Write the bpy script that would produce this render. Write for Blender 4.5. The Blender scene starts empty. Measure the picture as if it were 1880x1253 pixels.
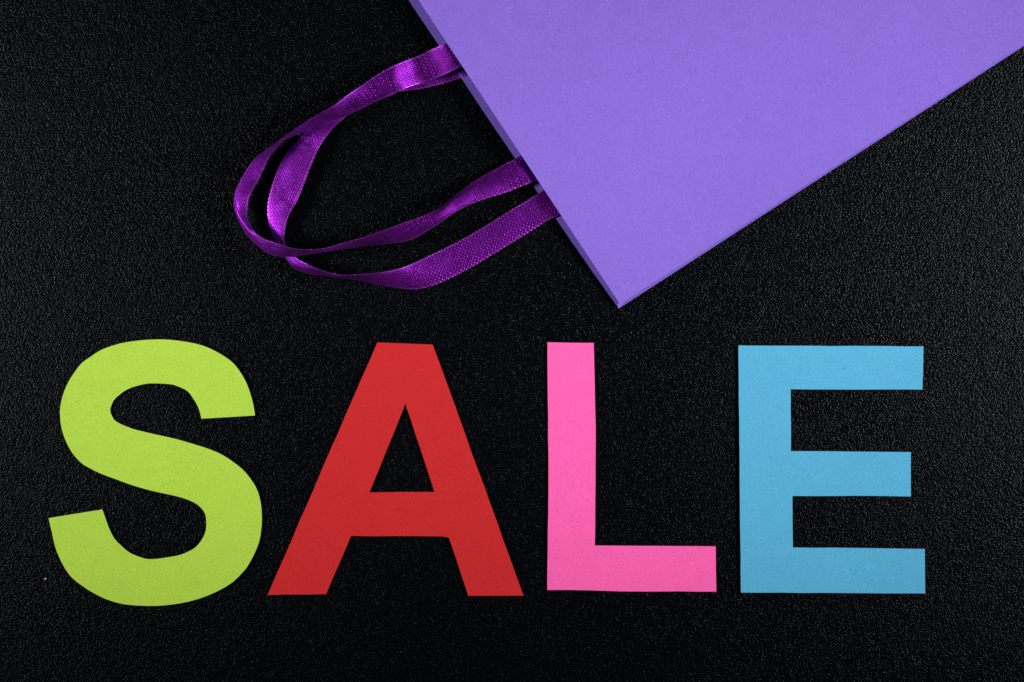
import bpy, math, random
from mathutils import Vector, noise
from mathutils.geometry import delaunay_2d_cdt

# ---------------------------------------------------------------- camera, light, exposure
S = bpy.context.scene
C = S.collection
W, H = 1880.0, 1253.0
K = 0.00025                      # metres per photograph pixel on the table top
D = 50.0 / 36.0 * W * K          # camera height for a 50 mm lens

cam = bpy.data.objects.new('camera', bpy.data.cameras.new('camera'))
C.objects.link(cam)
cam.location = (0, 0, D)
cam.data.lens = 50.0
cam.data.sensor_width = 36.0
cam.data.clip_start = 0.01
cam.data.clip_end = 20.0
S.camera = cam

world = bpy.data.worlds.new('World')
S.world = world
world.use_nodes = True
world.node_tree.nodes['Background'].inputs['Color'].default_value = (0.8, 0.86, 1.0, 1)
world.node_tree.nodes['Background'].inputs['Strength'].default_value = 0.012


def softbox(name, loc, target, sx, sy, power, col):
    d = bpy.data.lights.new(name, 'AREA')
    d.shape = 'RECTANGLE'
    d.size, d.size_y = sx, sy
    d.energy = power
    d.color = col
    d.spread = math.radians(43)          # honeycomb grid on the softbox
    o = bpy.data.objects.new(name, d)
    C.objects.link(o)
    o.location = loc
    o.rotation_euler = (Vector(target) - Vector(loc)).to_track_quat('-Z', 'Y').to_euler()
    return o


softbox('softbox_lamp', (1.05, 0.11, 0.52), (-0.06, 0.04, 0), 0.30, 0.30, 1.40, (0.97, 0.985, 1.0))
softbox('softbox_lamp', (-1.05, 0.03, 0.52), (-0.05, 0.075, 0), 0.30, 0.30, 0.85, (0.97, 0.985, 1.0))

S.view_settings.view_transform = 'Standard'
S.view_settings.look = 'None'
S.view_settings.exposure = 0.0
S.view_settings.gamma = 1.0
S.render.engine = 'CYCLES'
S.cycles.use_denoising = False
S.render.filter_size = 1.3


def P(x, y, z=0.0):
    """point at height z pixels whose image falls on photograph pixel (x, y)"""
    z *= K
    f = (D - z) / D * K
    return Vector(((x - W / 2) * f, (H / 2 - y) * f, z))


# ---------------------------------------------------------------- materials
def mat(name):
    m = bpy.data.materials.new(name)
    m.use_nodes = True
    nt = m.node_tree
    b = nt.nodes['Principled BSDF']

    def N(t, **kw):
        n = nt.nodes.new(t)
        for k, v in kw.items():
            if k.startswith('_'):
                setattr(n, k[1:], v)
            else:
                n.inputs[k.replace('__', ' ')].default_value = v
        return n

    def L(a, ao, c, ci):
        nt.links.new(a.outputs[ao], c.inputs[ci])
    return m, b, N, L


def math_node(N, L, op, a, ao, v=None, bnode=None, bo=None):
    n = N('ShaderNodeMath', _operation=op)
    L(a, ao, n, 0)
    if bnode is not None:
        L(bnode, bo, n, 1)
    elif v is not None:
        n.inputs[1].default_value = v
    return n


def leather():
    m, b, N, L = mat('black_leatherette')
    b.inputs['Base Color'].default_value = (0.0016, 0.0018, 0.0028, 1)
    b.inputs['Roughness'].default_value = 0.30
    b.inputs['Specular IOR Level'].default_value = 0.070
    tc = N('ShaderNodeTexCoord')
    wob = N('ShaderNodeTexNoise', Scale=260.0, Detail=1.0)
    L(tc, 'Object', wob, 'Vector')
    mixv = N('ShaderNodeVectorMath', _operation='MULTIPLY_ADD')
    L(wob, 'Color', mixv, 0)
    mixv.inputs[1].default_value = (0.0012, 0.0012, 0.0)
    L(tc, 'Object', mixv, 2)
    v1 = N('ShaderNodeTexVoronoi', _feature='SMOOTH_F1', Scale=1150.0, Smoothness=0.25)
    L(mixv, 'Vector', v1, 'Vector')
    n1 = N('ShaderNodeTexNoise', Scale=1500.0, Detail=2.0, Roughness=0.6)
    L(tc, 'Object', n1, 'Vector')
    h1 = math_node(N, L, 'MULTIPLY', v1, 'Distance', -0.9)
    h2 = math_node(N, L, 'MULTIPLY', n1, 'Fac', 0.9)
    h = math_node(N, L, 'ADD', h1, 0, bnode=h2, bo=0)
    bump = N('ShaderNodeBump', Strength=1.0, Distance=0.00030)
    L(h, 0, bump, 'Height')
    L(bump, 'Normal', b, 'Normal')
    # patches rubbed a little glossier than others
    n2 = N('ShaderNodeTexNoise', Scale=14.0, Detail=4.0)
    L(tc, 'Object', n2, 'Vector')
    mr = N('ShaderNodeMapRange')
    mr.inputs[1].default_value, mr.inputs[2].default_value = 0.3, 0.7
    mr.inputs[3].default_value, mr.inputs[4].default_value = 0.20, 0.27
    L(n2, 'Fac', mr, 0)
    L(mr, 0, b, 'Roughness')
    return m


def paper(name, col, flecks=0.35):
    """dyed card: fine fibre mottling, cloudy dye and a few pale fibres"""
    m, b, N, L = mat(name)
    b.inputs['Roughness'].default_value = 0.75
    b.inputs['Specular IOR Level'].default_value = 0.18
    tc = N('ShaderNodeTexCoord')
    fib = N('ShaderNodeTexNoise', Scale=1100.0, Detail=3.0, Roughness=0.65)
    L(tc, 'Object', fib, 'Vector')
    cloud = N('ShaderNodeTexNoise', Scale=120.0, Detail=5.0, Roughness=0.6)
    L(tc, 'Object', cloud, 'Vector')
    f1 = math_node(N, L, 'MULTIPLY_ADD', fib, 'Fac', 0.60)
    f1.inputs[2].default_value = 0.70
    f2 = math_node(N, L, 'MULTIPLY_ADD', cloud, 'Fac', 0.14)
    f2.inputs[2].default_value = 0.93
    f = math_node(N, L, 'MULTIPLY', f1, 0, bnode=f2, bo=0)
    tone = N('ShaderNodeVectorMath', _operation='SCALE')
    tone.inputs[0].default_value = col
    L(f, 0, tone, 'Scale')
    # pale stray fibres: sparse specks
    vo = N('ShaderNodeTexVoronoi', _feature='F1', Scale=230.0)
    L(tc, 'Object', vo, 'Vector')
    near = math_node(N, L, 'LESS_THAN', vo, 'Distance', 0.075)
    sep = N('ShaderNodeSeparateColor')
    L(vo, 'Color', sep, 'Color')
    rare = math_node(N, L, 'GREATER_THAN', sep, 'Red', 0.90)
    fl = math_node(N, L, 'MULTIPLY', near, 0, bnode=rare, bo=0)
    fl = math_node(N, L, 'MULTIPLY', fl, 0, flecks)
    mix = N('ShaderNodeMix', _data_type='RGBA')
    L(fl, 0, mix, 'Factor')
    L(tone, 0, mix, 6)
    mix.inputs[7].default_value = (0.75, 0.72, 0.8, 1)
    L(mix, 2, b, 'Base Color')
    bump = N('ShaderNodeBump', Strength=0.25, Distance=0.0002)
    L(fib, 'Fac', bump, 'Height')
    L(bump, 'Normal', b, 'Normal')
    return m


def ribbon(name, col, length, width, rough, depth, aniso):
    """woven ribbon, UV in metres: threads run along u, floats are offset row by row"""
    m, b, N, L = mat(name)
    uv = N('ShaderNodeUVMap')
    wob = N('ShaderNodeTexNoise', Scale=700.0, Detail=2.0)
    L(uv, 'UV', wob, 'Vector')
    v = N('ShaderNodeVectorMath', _operation='MULTIPLY_ADD')
    L(wob, 'Color', v, 0)
    v.inputs[1].default_value = (0.0006, 0.0002, 0)
    L(uv, 'UV', v, 2)
    br = N('ShaderNodeTexBrick', Scale=1.0)
    br.offset, br.offset_frequency = 0.38, 2
    br.inputs['Color1'].default_value = (1, 1, 1, 1)
    br.inputs['Color2'].default_value = (0.55, 0.55, 0.55, 1)
    br.inputs['Mortar'].default_value = (0, 0, 0, 1)
    br.inputs['Mortar Size'].default_value = 0.00022
    br.inputs['Mortar Smooth'].default_value = 1.0
    br.inputs['Brick Width'].default_value = length
    br.inputs['Row Height'].default_value = width
    L(v, 0, br, 'Vector')
    bw = N('ShaderNodeRGBToBW')
    L(br, 'Color', bw, 'Color')
    bump = N('ShaderNodeBump', Strength=1.0, Distance=depth)
    L(bw, 'Val', bump, 'Height')
    L(bump, 'Normal', b, 'Normal')
    dark = tuple(c * 0.2 for c in col[:3]) + (1,)
    mix = N('ShaderNodeMix', _data_type='RGBA')
    L(bw, 'Val', mix, 'Factor')
    mix.inputs[6].default_value = dark
    mix.inputs[7].default_value = tuple(col[:3]) + (1,)
    # tighter, paler threads along both selvages
    sv = N('ShaderNodeSeparateXYZ')
    L(uv, 'UV', sv, 0)
    av = math_node(N, L, 'ABSOLUTE', sv, 'Y')
    edge = N('ShaderNodeMapRange')
    edge.inputs[1].default_value, edge.inputs[2].default_value = 0.0054, 0.0060
    edge.inputs[3].default_value, edge.inputs[4].default_value = 0.0, 0.55
    L(av, 0, edge, 0)
    em = math_node(N, L, 'MULTIPLY', edge, 0, bnode=bw, bo='Val')
    mix2 = N('ShaderNodeMix', _data_type='RGBA')
    L(em, 0, mix2, 'Factor')
    L(mix, 2, mix2, 6)
    mix2.inputs[7].default_value = (0.62, 0.12, 0.75, 1)
    L(mix2, 2, b, 'Base Color')
    b.inputs['Roughness'].default_value = rough
    b.inputs['Specular IOR Level'].default_value = 0.6
    b.inputs['Metallic'].default_value = 0.85
    b.inputs['Sheen Weight'].default_value = 0.04
    b.inputs['Sheen Tint'].default_value = (0.8, 0.2, 1.0, 1)
    b.inputs['Anisotropic'].default_value = aniso
    b.inputs['Anisotropic Rotation'].default_value = 0.25      # threads shine across their length
    tg = N('ShaderNodeTangent', _direction_type='UV_MAP')
    L(tg, 'Tangent', b, 'Tangent')
    return m


M_TABLE = leather()
M_BAG = paper('purple_card', (0.233, 0.135, 0.605), 0.22)
M_GREEN = paper('lime_card', (0.440, 0.655, 0.060))
M_RED = paper('red_card', (0.575, 0.018, 0.020), 0.06)
M_PINK = paper('pink_card', (1.0, 0.122, 0.432), 0.12)
M_BLUE = paper('blue_card', (0.092, 0.415, 0.640), 0.25)
M_SATIN = ribbon('violet_satin', (0.32, 0.011, 0.53), 0.0026, 0.00092, 0.42, 0.00010, 0.45)
M_WEAVE = ribbon('violet_ribbon_back', (0.35, 0.012, 0.57), 0.0018, 0.00096, 0.43, 0.00016, 0.2)


# ---------------------------------------------------------------- builders
def link(name, verts, faces, mats, parent=None, smooth=False, uvs=None, fmat=None):
    me = bpy.data.meshes.new(name)
    me.from_pydata([tuple(v) for v in verts], [], faces)
    for m in mats:
        me.materials.append(m)
    if fmat:
        me.polygons.foreach_set('material_index', fmat)
    if smooth:
        me.polygons.foreach_set('use_smooth', [True] * len(faces))
    if uvs:
        ly = me.uv_layers.new(name='UVMap')
        for lo in me.loops:
            ly.data[lo.index].uv = uvs[lo.vertex_index]
    me.update()
    o = bpy.data.objects.new(name, me)
    C.objects.link(o)
    o.parent = parent
    return o


def tag(o, label, cat, group=None):
    o['label'] = label
    o['category'] = cat
    if group:
        o['group'] = group
    return o


def smooth_poly(pts, corners, n=3):
    """closed outline, rounded by Catmull-Rom except where a corner index is touched"""
    out = []
    N_ = len(pts)
    for i in range(N_):
        p1, p2 = pts[i], pts[(i + 1) % N_]
        p0 = p1 if i in corners else pts[i - 1]
        p3 = p2 if (i + 1) % N_ in corners else pts[(i + 2) % N_]
        for k in range(n):
            t = k / n
            q = []
            for a, b_, c, d in zip(p0, p1, p2, p3):
                q.append(0.5 * (2 * b_ + (c - a) * t + (2 * a - 5 * b_ + 4 * c - d) * t * t
                                + (3 * b_ - a - 3 * c + d) * t ** 3))
            out.append(tuple(q))
    return out


def subdivide_edges(pts, step, rnd, jitter):
    """long straight scissor cuts get a slight hand-cut waver"""
    out = []
    for i, p in enumerate(pts):
        q = pts[(i + 1) % len(pts)]
        d = math.dist(p, q)
        n = max(1, int(d / step))
        nx, ny = (q[1] - p[1]) / max(d, 1e-6), (p[0] - q[0]) / max(d, 1e-6)
        for k in range(n):
            t = k / n
            j = 0 if k == 0 else rnd.uniform(-jitter, jitter)
            out.append((p[0] + (q[0] - p[0]) * t + nx * j, p[1] + (q[1] - p[1]) * t + ny * j))
    return out


def inside(pt, poly):
    x, y = pt
    c = False
    for i in range(len(poly)):
        (x1, y1), (x2, y2) = poly[i - 1], poly[i]
        if (y1 > y) != (y2 > y) and x < (x2 - x1) * (y - y1) / (y2 - y1) + x1:
            c = not c
    return c


def paper_cutout(name, loops, material, seed, base=1.2, curl=2.6, thick=1.0, parent=None):
    """sheet of card cut to the given outlines (first outer, then holes), slightly curled"""
    vs, edges = [], []
    for lp in loops:
        s = len(vs)
        vs += [Vector(p) for p in lp]
        edges += [(s + i, s + (i + 1) % len(lp)) for i in range(len(lp))]
    xs = [v.x for v in vs]
    ys = [v.y for v in vs]
    st = 22
    y = min(ys) + 9
    while y < max(ys):
        x = min(xs) + 9
        while x < max(xs):
            p = (x, y)
            if inside(p, loops[0]) and not any(inside(p, h) for h in loops[1:]):
                if all((Vector(p) - q).length > 8 for q in vs):
                    vs.append(Vector(p))
            x += st
        y += st
    v2, e2, f2, _, _, _ = delaunay_2d_cdt(vs, edges, [], 1, 1e-5)
    top = []
    for v in v2:
        n = noise.noise(Vector((v.x / 150.0, v.y / 150.0, seed * 7.3)))
        z = base + curl * (0.5 + 0.5 * n)
        top.append((v.x, v.y, z))
    verts = [P(x, y, z + thick) for x, y, z in top] + [P(x, y, z) for x, y, z in top]
    n = len(top)
    faces = []
    cnt = {}
    for f in f2:
        f = list(f)
        a, b_, c = (v2[f[0]], v2[f[1]], v2[f[2]])
        g = (a + b_ + c) / 3
        if not inside(g, loops[0]) or any(inside(g, h) for h in loops[1:]):
            continue
        if (b_ - a).cross(c - a) > 0:      # picture y runs down: flip so that faces look up
            f.reverse()
        faces.append(f)
        faces.append([i + n for i in reversed(f)])
        for i in range(len(f)):
            e = (f[i], f[(i + 1) % len(f)])
            cnt[e] = 1
    for (a, b_) in list(cnt):
        if (b_, a) not in cnt:
            faces.append([b_, a, a + n, b_ + n])
    return link(name, verts, faces, [material], parent)


# ---------------------------------------------------------------- the table top
def table():
    nx = 2
    x, y, t = 0.75, 0.55, 0.02
    v = [(-x, -y, 0), (x, -y, 0), (x, y, 0), (-x, y, 0), (-x, -y, -t), (x, -y, -t), (x, y, -t), (-x, y, -t)]
    f = [(0, 1, 2, 3), (7, 6, 5, 4), (0, 4, 5, 1), (1, 5, 6, 2), (2, 6, 7, 3), (3, 7, 4, 0)]
    o = link('table_top', v, f, [M_TABLE])
    o['kind'] = 'structure'


table()

# ---------------------------------------------------------------- the paper bag
bag = bpy.data.objects.new('paper_bag', None)
C.objects.link(bag)
tag(bag, 'flat purple paper gift bag with violet ribbon handles lying on black textured surface', 'gift bag')
bag.empty_display_size = 0.02


def lerp2(a, b_, t):
    return (a[0] + (b_[0] - a[0]) * t, a[1] + (b_[1] - a[1]) * t)


def sheet(name, grid, material, thick=1.1, smooth=True):
    """grid[i][j] = (px, py, z of upper face); closed thin sheet"""
    ni, nj = len(grid), len(grid[0])
    top = [P(*g) for r in grid for g in r]
    bot = [P(g[0], g[1], g[2] - thick) for r in grid for g in r]
    n = ni * nj
    F = []
    for i in range(ni - 1):
        for j in range(nj - 1):
            a, b_, c, d = i * nj + j, i * nj + j + 1, (i + 1) * nj + j + 1, (i + 1) * nj + j
            F.append((a, b_, c, d))
            F.append((d + n, c + n, b_ + n, a + n))
    ring = [j for j in range(nj)] + [i * nj + nj - 1 for i in range(1, ni)] + \
           [(ni - 1) * nj + j for j in range(nj - 2, -1, -1)] + [i * nj for i in range(ni - 2, 0, -1)]
    for k in range(len(ring)):
        a, b_ = ring[k], ring[(k + 1) % len(ring)]
        F.append((b_, a, a + n, b_ + n))
    # make the upper side face up
    nrm = (top[1] - top[0]).cross(top[nj] - top[0])
    if nrm.z < 0:
        F = [tuple(reversed(f)) for f in F]
    o = link(name, top + bot, F, [material], bag, smooth=False)
    if smooth:
        o.data.polygons.foreach_set('use_smooth', [True] * len(o.data.polygons))
        o.data.set_sharp_from_angle(angle=math.radians(40))
    return o


def quad_grid(c00, c10, c01, c11, ni, nj, zf, us=None, vs=None):
    g = []
    for i in range(ni):
        u = us[i] if us else i / (ni - 1)
        r = []
        for j in range(nj):
            v = vs[j] if vs else j / (nj - 1)
            p = lerp2(lerp2(c00, c10, u), lerp2(c01, c11, u), v)
            r.append((p[0], p[1], zf(u, v)))
        g.append(r)
    return g


# corner by the mouth, along the mouth (u) and along the side (v); pixels
FC = (1138.3, 558.8)
FU = (1138.3 - 370.3 * 1.45, 558.8 - 558.8 * 1.45)           # mouth edge passes (768, 0)
FV = (1138.3 + 741.7 * 1.5, 558.8 - 477.5 * 1.5)             # side edge passes (1880, 81.3)
FUV = (FU[0] + FV[0] - FC[0], FU[1] + FV[1] - FC[1])


def z_front(u, v):
    """the panel puffs up a little away from the creased side edge and bottom"""
    e = min(1.0, u / 0.45)
    m = math.sin(min(1.0, v * 1.0) * math.pi * 0.5)
    return 9.6 + 21.0 * e * e * (3 - 2 * e) * (1 - 0.75 * m) \
        + (3.2 * min(1.0, v * 6 + 0.25)) * noise.noise(Vector((u * 4, v * 5, 1.7)))


fs = [0, .004, .02] + [.045 + .0382 * i for i in range(26)]
front = sheet('front_panel', quad_grid(FC, FU, FV, FUV, len(fs), len(fs), z_front, fs, fs), M_BAG, 0.8)

# back panel lying on the table; its mouth edge shows beyond the front one
BC = (1136.0, 566.8)
BE = [(1136.0, 566.8), (1117, 540.5), (1096, 511), (1073, 478), (1056.5, 454), (1049, 443.5), (1020, 401), (985, 350.5),
      (945, 290), (924.6, 260), (884, 200), (847.6, 145), (806, 84), (749.5, 0), (620, -192)]
BV = (744.5 * 1.5, -482.3 * 1.5)
gb = []
for (x, y) in BE:
    k = math.dist((x, y), BC) / 930.0
    lift = 5.5 * max(0.0, min(1.0, (k - 0.12) / 0.25)) ** 0.7          # the mouth edge curls up off the table
    gb.append([(x + BV[0] * t, y + BV[1] * t, 1.6 + lift * q) for t, q in ((0, 1), (.02, .66), (.045, .3), (.1, 0), (.6, 0), (1, 0))])
sheet('back_panel', gb, M_BAG, 1.1)

# the side panel is folded inwards between them: one V of card along the side edge
FOLD = 139.0
ub = ((1056.5 - 1136) / FOLD, (453.5 - 567) / FOLD)
gl = []
lower_mouth = [(1135.2, 564.6, 3.2), (1116, 536.5, 3.0), (1094, 504.5, 3.1), (1074, 476.5, 3.2), (1058.2, 455.0, 3.6)]
upper_mouth = [(1059.5, 453.0, 4.4), (1077, 475.5, 5.2), (1096.6, 503.0, 5.7), (1118, 533.0, 5.9), (1136.4, 563.5, 6.0)]
for (x, y, z) in lower_mouth + upper_mouth:
    gl.append([(x + BV[0] * t, y + BV[1] * t, z) for t in (0, .02, .2, .6, .97)])
sheet('side_panel', gl, M_BAG, 0.8)

# ---------------------------------------------------------------- ribbon handles
# every row: edge a (x, y, z), edge b (x, y, z), height of the middle above the line a-b; photograph pixels
FRONT = [
    (875, 55, 16, 900, 100, 16, 0), (846, 67, 23, 872, 112, 23, 0), (819, 79, 24, 847, 123, 24, 1), (804, 86, 18, 829, 132, 20, 1),
    (788, 93, 11, 811, 140, 13, 1), (773, 100.7, 8, 794, 146.5, 9, 1), (759, 106, 8, 780, 151, 8.5, 1),
    (746, 110.8, 13, 766, 156, 13, 1), (733, 116, 21, 752, 160.5, 20, 2), (720, 121.5, 27, 740, 165.5, 25, 3),
    (708, 128.5, 30, 727, 171, 25, 4),
    (695, 136, 31, 714, 177, 20, 4), (666, 155.4, 34, 688, 188, 16, 3), (640, 173.5, 42, 660, 201.5, 14, 2),
    (614, 193, 48, 634, 214, 13, 2), (590, 207, 50, 603, 224.5, 12, 2), (561.4, 223.5, 50, 570, 237.5, 9, 1),
    (537.4, 240.7, 50, 543, 248.5, 7, 1), (518, 254, 50, 522, 257.5, 5, 0), (499, 268, 48, 508, 272, 4, 1),
    (480, 282, 46, 495, 287, 3, 1), (465, 295.4, 44, 486, 305, 3, 2), (448.7, 319.4, 42, 474, 330, 3, 3),
    (434.4, 346, 38, 462.5, 351, 3, 4), (429, 370, 33, 456, 367, 3, 6), (430.5, 385, 26, 454, 384, 5, 10),
    (436.3, 401, 17, 453, 399.5, 12, 15), (445, 418.5, 12, 459, 412, 22, 14), (455.4, 433.7, 11, 467, 426, 38, 8),
    (471.7, 450, 13, 482, 437.5, 50, 4), (490.9, 464.4, 18, 500, 444, 58, 3), (508, 470.5, 24, 514, 448.8, 64, 2),
    (528, 471.5, 27, 531, 455, 68, 2), (550, 469.5, 26, 551, 458, 70, 1), (573, 466, 22, 573, 458.7, 68, 0),
    (597, 462.5, 16, 596, 456.3, 64, 0), (622, 458.5, 10, 620, 449.7, 58, 0), (646, 455.5, 6, 643.6, 443, 53, 0),
    (672, 452, 8, 667, 436.5, 51, 1), (700, 449.5, 14, 692.7, 427, 51, 2), (728, 446, 22, 717, 418.4, 53, 3),
    (752, 441.5, 30, 738, 410, 55, 4), (771, 432.5, 38, 758, 403, 55, 5), (790, 421, 44, 779, 395.5, 53, 6),
    (808, 409.5, 45, 797, 388, 49, 7), (828, 394.5, 43, 814, 378.8, 42, 9), (846, 384, 39, 831, 364, 34, 10),
    (866, 374.5, 35, 847, 350.5, 26, 10), (893.7, 364.5, 30, 872, 332.3, 18, 9), (923.6, 355.6, 24, 902, 315, 14, 7),
    (950, 345.5, 19, 928, 300.5, 15, 5), (976, 335.5, 16, 952, 288.3, 17, 2), (988, 330, 15, 965, 280, 15.5, 0),
    (1012, 318, 15, 988, 268, 15, 0),
]
BACK = [
    (905, 72, 4.5, 925, 116, 4.5, 0), (872, 84, 6.5, 892, 126, 6.5, 0), (838, 98, 8.6, 856, 138, 8.4, 0), (824, 105, 6, 843, 144, 5, 0.5), (808, 113, 4, 828, 150, 3.5, 0.5),
    (790, 122, 3, 805, 156, 2.6, 1), (760, 136, 3, 772, 163.5, 2.6, 1), (728, 150, 4, 737, 168, 3, 2),
    (700, 163, 6, 706, 177, 3, 2), (668, 182, 7, 675, 192, 3, 2), (642, 196, 7, 652, 203, 3, 1),
    (612, 212, 7, 632, 217, 5, 1), (583, 228, 7, 614, 233, 8, 2), (560, 244, 8, 597, 253, 12, 3),
    (540, 267, 10, 584, 274, 19, 5), (525, 285, 11, 573, 300, 18, 6), (513, 306, 12, 565, 320, 16, 6),
    (503, 330, 12, 557, 341, 15, 5), (496, 353, 12, 550, 358, 16, 4), (492, 373, 10, 541, 377, 20, 3),
    (491.5, 390, 10, 533, 391, 17, 3), (493, 404, 10, 527.5, 403, 16, 3), (496, 418, 9, 523.5, 419, 16, 3),
    (501.5, 432, 6, 521.5, 434, 18, 3), (507, 444, 2.5, 521.7, 447, 24, 3), (515, 456, 2.5, 527, 458, 22, 2),
    (522, 468, 2.5, 538, 468, 22, 3), (528, 478, 3, 548, 477, 26, 4), (536, 488.5, 3, 559, 482.5, 32, 5),
    (547, 496, 3, 570, 488, 37, 5), (561, 501.5, 3, 582, 493.5, 40, 4), (578, 505, 3, 597, 499, 42, 2),
    (598, 507, 3, 611, 502.5, 44, 0), (618, 509.5, 3, 626, 505.5, 46, 0), (638, 512, 3, 643, 505.3, 46, 0),
    (660, 515.3, 3, 662, 504, 44, 0), (688.7, 522, 3, 690, 501.5, 40, 1), (717.4, 526.7, 3, 714, 498, 33, 2),
    (746, 531, 3, 738, 492, 25, 4), (770, 530.6, 3, 757, 484.5, 17, 5), (794, 524.8, 4, 776, 475.5, 11, 4),
    (818, 515.2, 4, 796, 466, 8, 3), (840, 504.7, 3.5, 815, 456.5, 6, 3), (868, 489.5, 3, 843, 443, 4.5, 4),
    (899, 471, 3, 873, 426, 4, 4), (934, 449.5, 3, 906, 406, 4, 4), (967, 429.5, 3, 940, 384.5, 4, 4),
    (992, 413.5, 5, 963, 371.5, 5, 2), (1007, 404, 6.5, 978, 362, 6.5, 0), (1022, 397, 8, 991, 353.5, 8, 0),
    (1055, 377, 7.0, 1025, 333, 8.0, 0),
]


def catmull(rows, sub):
    out = []
    n = len(rows)
    for i in range(n - 1):
        p0, p1, p2, p3 = rows[max(i - 1, 0)], rows[i], rows[i + 1], rows[min(i + 2, n - 1)]
        for k in range(sub):
            t = k / sub
            out.append([0.5 * (2 * b_ + (c - a) * t + (2 * a - 5 * b_ + 4 * c - d) * t * t + (3 * b_ - a - 3 * c + d) * t ** 3)
                        for a, b_, c, d in zip(p0, p1, p2, p3)])
    out.append(list(rows[-1]))
    return out


def handle(rows, weave, seed):
    """weave(s) tells on which stretches (row numbers) the dull side looks up"""
    SUB, NV, TH = 4, 12, 0.5
    st = catmull(rows, SUB)
    top, nrm, uv = [], [], []
    u = 0.0
    prev = None
    for i, (ax, ay, az, bx, by, bz, cr) in enumerate(st):
        A, B = P(ax, ay, max(az, 1.2)), P(bx, by, max(bz, 1.2))
        mid = (A + B) / 2
        if prev is not None:
            u += (mid - prev).length
        prev = mid
        ac = B - A
        # the middle bows away from the line a-b
        side = Vector((0, 0, 1))
        row = []
        for j in range(NV + 1):
            t = j / NV
            w = noise.noise(Vector((u * 90, t * 1.6, seed))) * 1.1 * math.sin(math.pi * t) * 3.2
            p = A.lerp(B, t) + side * K * (cr * 4 * t * (1 - t) + w)
            if p.z < 1.1 * K:
                p.z = 1.1 * K
            row.append(p)
            uv.append((u, (t - 0.5) * 0.013))
        top.append(row)
    ni, nj = len(top), NV + 1
    # normals by finite differences, for the thickness
    V1, V2 = [], []
    for i in range(ni):
        for j in range(nj):
            du = top[min(i + 1, ni - 1)][j] - top[max(i - 1, 0)][j]
            dv = top[i][min(j + 1, nj - 1)] - top[i][max(j - 1, 0)]
            n_ = du.cross(dv)
            n_.normalize()
            if n_.z < 0:
                n_.negate()
            V1.append(top[i][j] + n_ * TH * K)
            V2.append(top[i][j] - n_ * TH * K)
    n = ni * nj
    F, fm = [], []
    for i in range(ni - 1):
        wv = 1 if weave(i / SUB) else 0
        for j in range(nj - 1):
            a, b_, c, d = i * nj + j, i * nj + j + 1, (i + 1) * nj + j + 1, (i + 1) * nj + j
            F.append((a, b_, c, d)); fm.append(wv)
            F.append((d + n, c + n, b_ + n, a + n)); fm.append(1 - wv)
    ring = [j for j in range(nj)] + [i * nj + nj - 1 for i in range(1, ni)] + \
           [(ni - 1) * nj + j for j in range(nj - 2, -1, -1)] + [i * nj for i in range(ni - 2, 0, -1)]
    for k in range(len(ring)):
        a, b_ = ring[k], ring[(k + 1) % len(ring)]
        F.append((b_, a, a + n, b_ + n)); fm.append(0)
    q = (V1[1] - V1[0]).cross(V1[nj] - V1[0])
    if q.z < 0:
        F = [tuple(reversed(f)) for f in F]
    o = link('handle', V1 + V2, F, [M_SATIN, M_WEAVE], bag, smooth=True, uvs=uv + uv, fmat=fm)
    o.data.set_sharp_from_angle(angle=math.radians(50))
    return o


handle(FRONT, lambda s: 18 <= s < 27, 3.1)
handle(BACK, lambda s: s < 25 or s >= 33, 8.4)

# ---------------------------------------------------------------- the four cut-out letters
GROUP = 'coloured card letters cut out by hand'
rnd = random.Random(5)

S_PTS = [
    (468.2, 763.1), (420, 766.2), (369.7, 769.1),
    (366.7, 755.8), (361, 742), (353, 729.4), (345, 719), (333.5, 712.7), (320.9, 707.7), (309.4, 705.4), (273.9, 704.2),
    (253.3, 708.4), (239.5, 712.7), (228, 718.7), (218.9, 725.5), (208.6, 735.6), (202.2, 752.3), (205.2, 763.1),
    (210.2, 771.8), (221.2, 778.7), (236, 784.9), (253.3, 790.6), (294.5, 800), (322, 806.2), (354, 815.3), (386.2, 825.7),
    (409, 836), (427.4, 848), (445.7, 862.5), (459.5, 879), (469.8, 895), (476.6, 913.3), (480, 934), (480.8, 956.8),
    (479, 977.5), (475.5, 995.8), (466.3, 1018.7), (454.9, 1039.3), (445.7, 1050.8), (427.4, 1069), (399.9, 1085.6),
    (365.5, 1099.6), (331.2, 1108), (299, 1112), (271.6, 1112.9), (239.5, 1111.2), (218.9, 1108), (193.7, 1100),
    (170.8, 1088.6), (152.5, 1077), (131.9, 1061), (119.3, 1043.9), (109, 1024.4), (100.9, 1002.7), (95.2, 977.5),
    (89.2, 951.8), (138.6, 943.6), (188, 935.8), (193.7, 952.3), (199.4, 968.3), (209.7, 988.9), (223.5, 1003), (239.5, 1016),
    (264.7, 1025.6), (278.5, 1027), (294.5, 1025.6), (328.9, 1019.8), (347.2, 1012.3), (358.7, 1005.4), (370, 992.3),
    (377, 977.5), (378.8, 964.9), (378, 950), (375.8, 942), (370, 933.9), (361, 925.9), (344.9, 917.9), (324.3, 911.5),
    (294.5, 905), (267, 898.4), (237, 889.3), (212, 880), (184.5, 869.8), (161.6, 858.3), (148.5, 849.6), (134, 833.7),
    (123.8, 816.5), (115.8, 797), (111.7, 778.7), (110, 755.8), (112.4, 737.5), (118, 719), (126, 700.8), (138.7, 681.3),
    (150.2, 666.9), (166.2, 655.4), (184.5, 643.5), (207.5, 634.8), (230.4, 629), (264.7, 624.7), (290, 623.6),
    (312.8, 624.3), (344.9, 628.6), (372.4, 635), (395.3, 645), (415.9, 657.3), (430.8, 669.9), (443.4, 687),
    (452.6, 704.2), (459.5, 722.6), (465.2, 744.3)]
s_corner = {0, 2, 55, 57}
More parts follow.
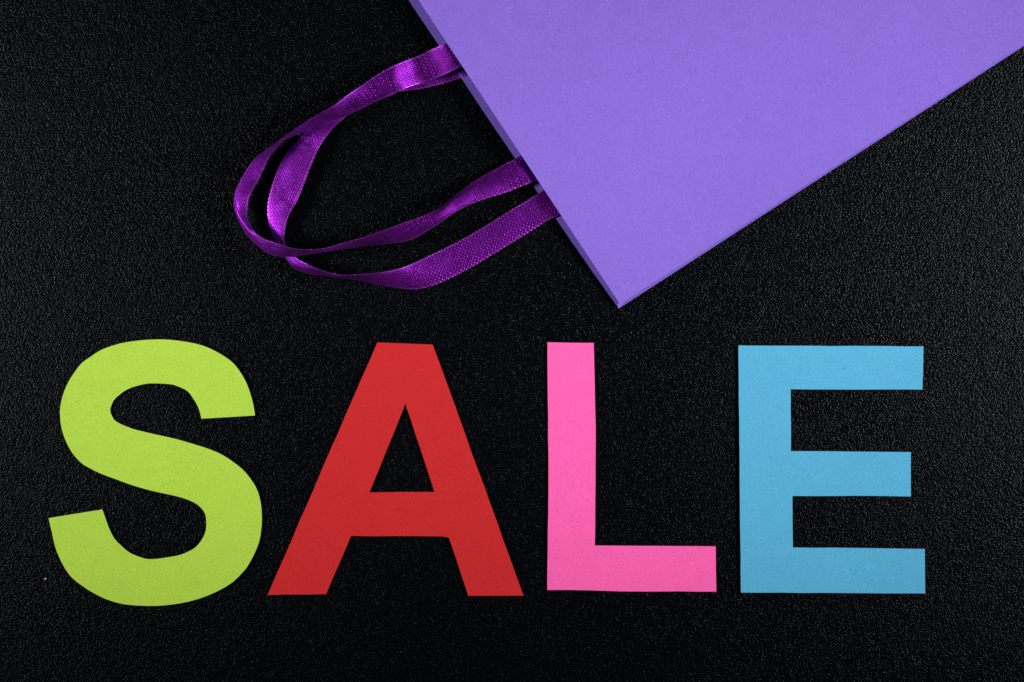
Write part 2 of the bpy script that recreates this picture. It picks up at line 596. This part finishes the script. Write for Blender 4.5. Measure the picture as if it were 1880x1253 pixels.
o = paper_cutout('paper_letter', [smooth_poly(S_PTS, s_corner, 2)], M_GREEN, 1, 1.0, 3.4)
tag(o, 'lime green card letter S lying on the black surface', 'paper letter', GROUP)

A_OUT = [(692.7, 629.2), (794.4, 633.1), (961.2, 1094), (859.9, 1094.4), (824.4, 988.2), (819, 986.2), (811, 985.2),
         (644.4, 984.3), (598.9, 1091.2), (491.2, 1092.8)]
A_HOLE = [(744.2, 741.7), (797.6, 903.7), (735.4, 903.7), (678.3, 904.5)]
o = paper_cutout('paper_letter', [subdivide_edges(A_OUT, 34, rnd, 0.45), subdivide_edges(A_HOLE, 34, rnd, 0.4)], M_RED, 2, 0.9, 2.6)
tag(o, 'red card letter A with triangular hole between green and pink letters', 'paper letter', GROUP)

L_OUT = [(1005.1, 628.8), (1090.1, 630), (1093.7, 781.6), (1093.3, 889.3), (1092.1, 1001.9), (1202, 1002.6), (1314, 1003.5),
         (1315.2, 1086.5), (1139.6, 1086.1), (1075.8, 1084.1), (1004.7, 1083.7), (1007, 869.4)]
o = paper_cutout('paper_letter', [subdivide_edges(L_OUT, 34, rnd, 0.35)], M_PINK, 3, 1.0, 3.0)
tag(o, 'hot pink card letter L lying below the bag corner', 'paper letter', GROUP)

E_OUT = [(1355.5, 634.7), (1695.5, 636.3), (1693.5, 715.7), (1569.4, 715.7), (1451.7, 715), (1452.1, 828.7), (1522, 828.9),
         (1672.4, 830.3), (1672.4, 912), (1609, 910.9), (1454.9, 910.9), (1455.7, 1005.5), (1570, 1006.4), (1697.9, 1008.2),
         (1698.7, 1090), (1360.3, 1088.4)]
o = paper_cutout('paper_letter', [subdivide_edges(E_OUT, 34, rnd, 0.35)], M_BLUE, 4, 1.0, 3.0)
tag(o, 'sky blue card letter E with a tiny dark speck on its top arm', 'paper letter', GROUP)
E_OBJ = o


def fleck(name, x, y, z, r, h, material, seed, parent=None):
    rr = random.Random(seed)
    vs = [P(x, y, z + h)]
    n = 7
    for k in range(n):
        a = 2 * math.pi * k / n
        q = r * rr.uniform(0.7, 1.2)
        vs.append(P(x + q * math.cos(a), y + q * math.sin(a), z))
    f = [(0, 1 + (k + 1) % n, 1 + k) for k in range(n)] + [tuple(range(1, n + 1))]
    return link(name, vs, f, [material], parent)


m, b, N, L = mat('dark_speck')
b.inputs['Base Color'].default_value = (0.01, 0.03, 0.06, 1)
fleck('speck', 1550.3, 676.3, 5.2, 1.2, 0.6, m, 3, E_OBJ)
m, b, N, L = mat('violet_glitter')
b.inputs['Base Color'].default_value = (0.62, 0.34, 0.95, 1)
b.inputs['Roughness'].default_value = 0.25
b.inputs['Metallic'].default_value = 0.4
tag(fleck('glitter_fleck', 82.6, 1063.2, 0.4, 2.3, 1.6, m, 8), 'tiny violet glitter fleck on black surface beside the lime letter', 'glitter')
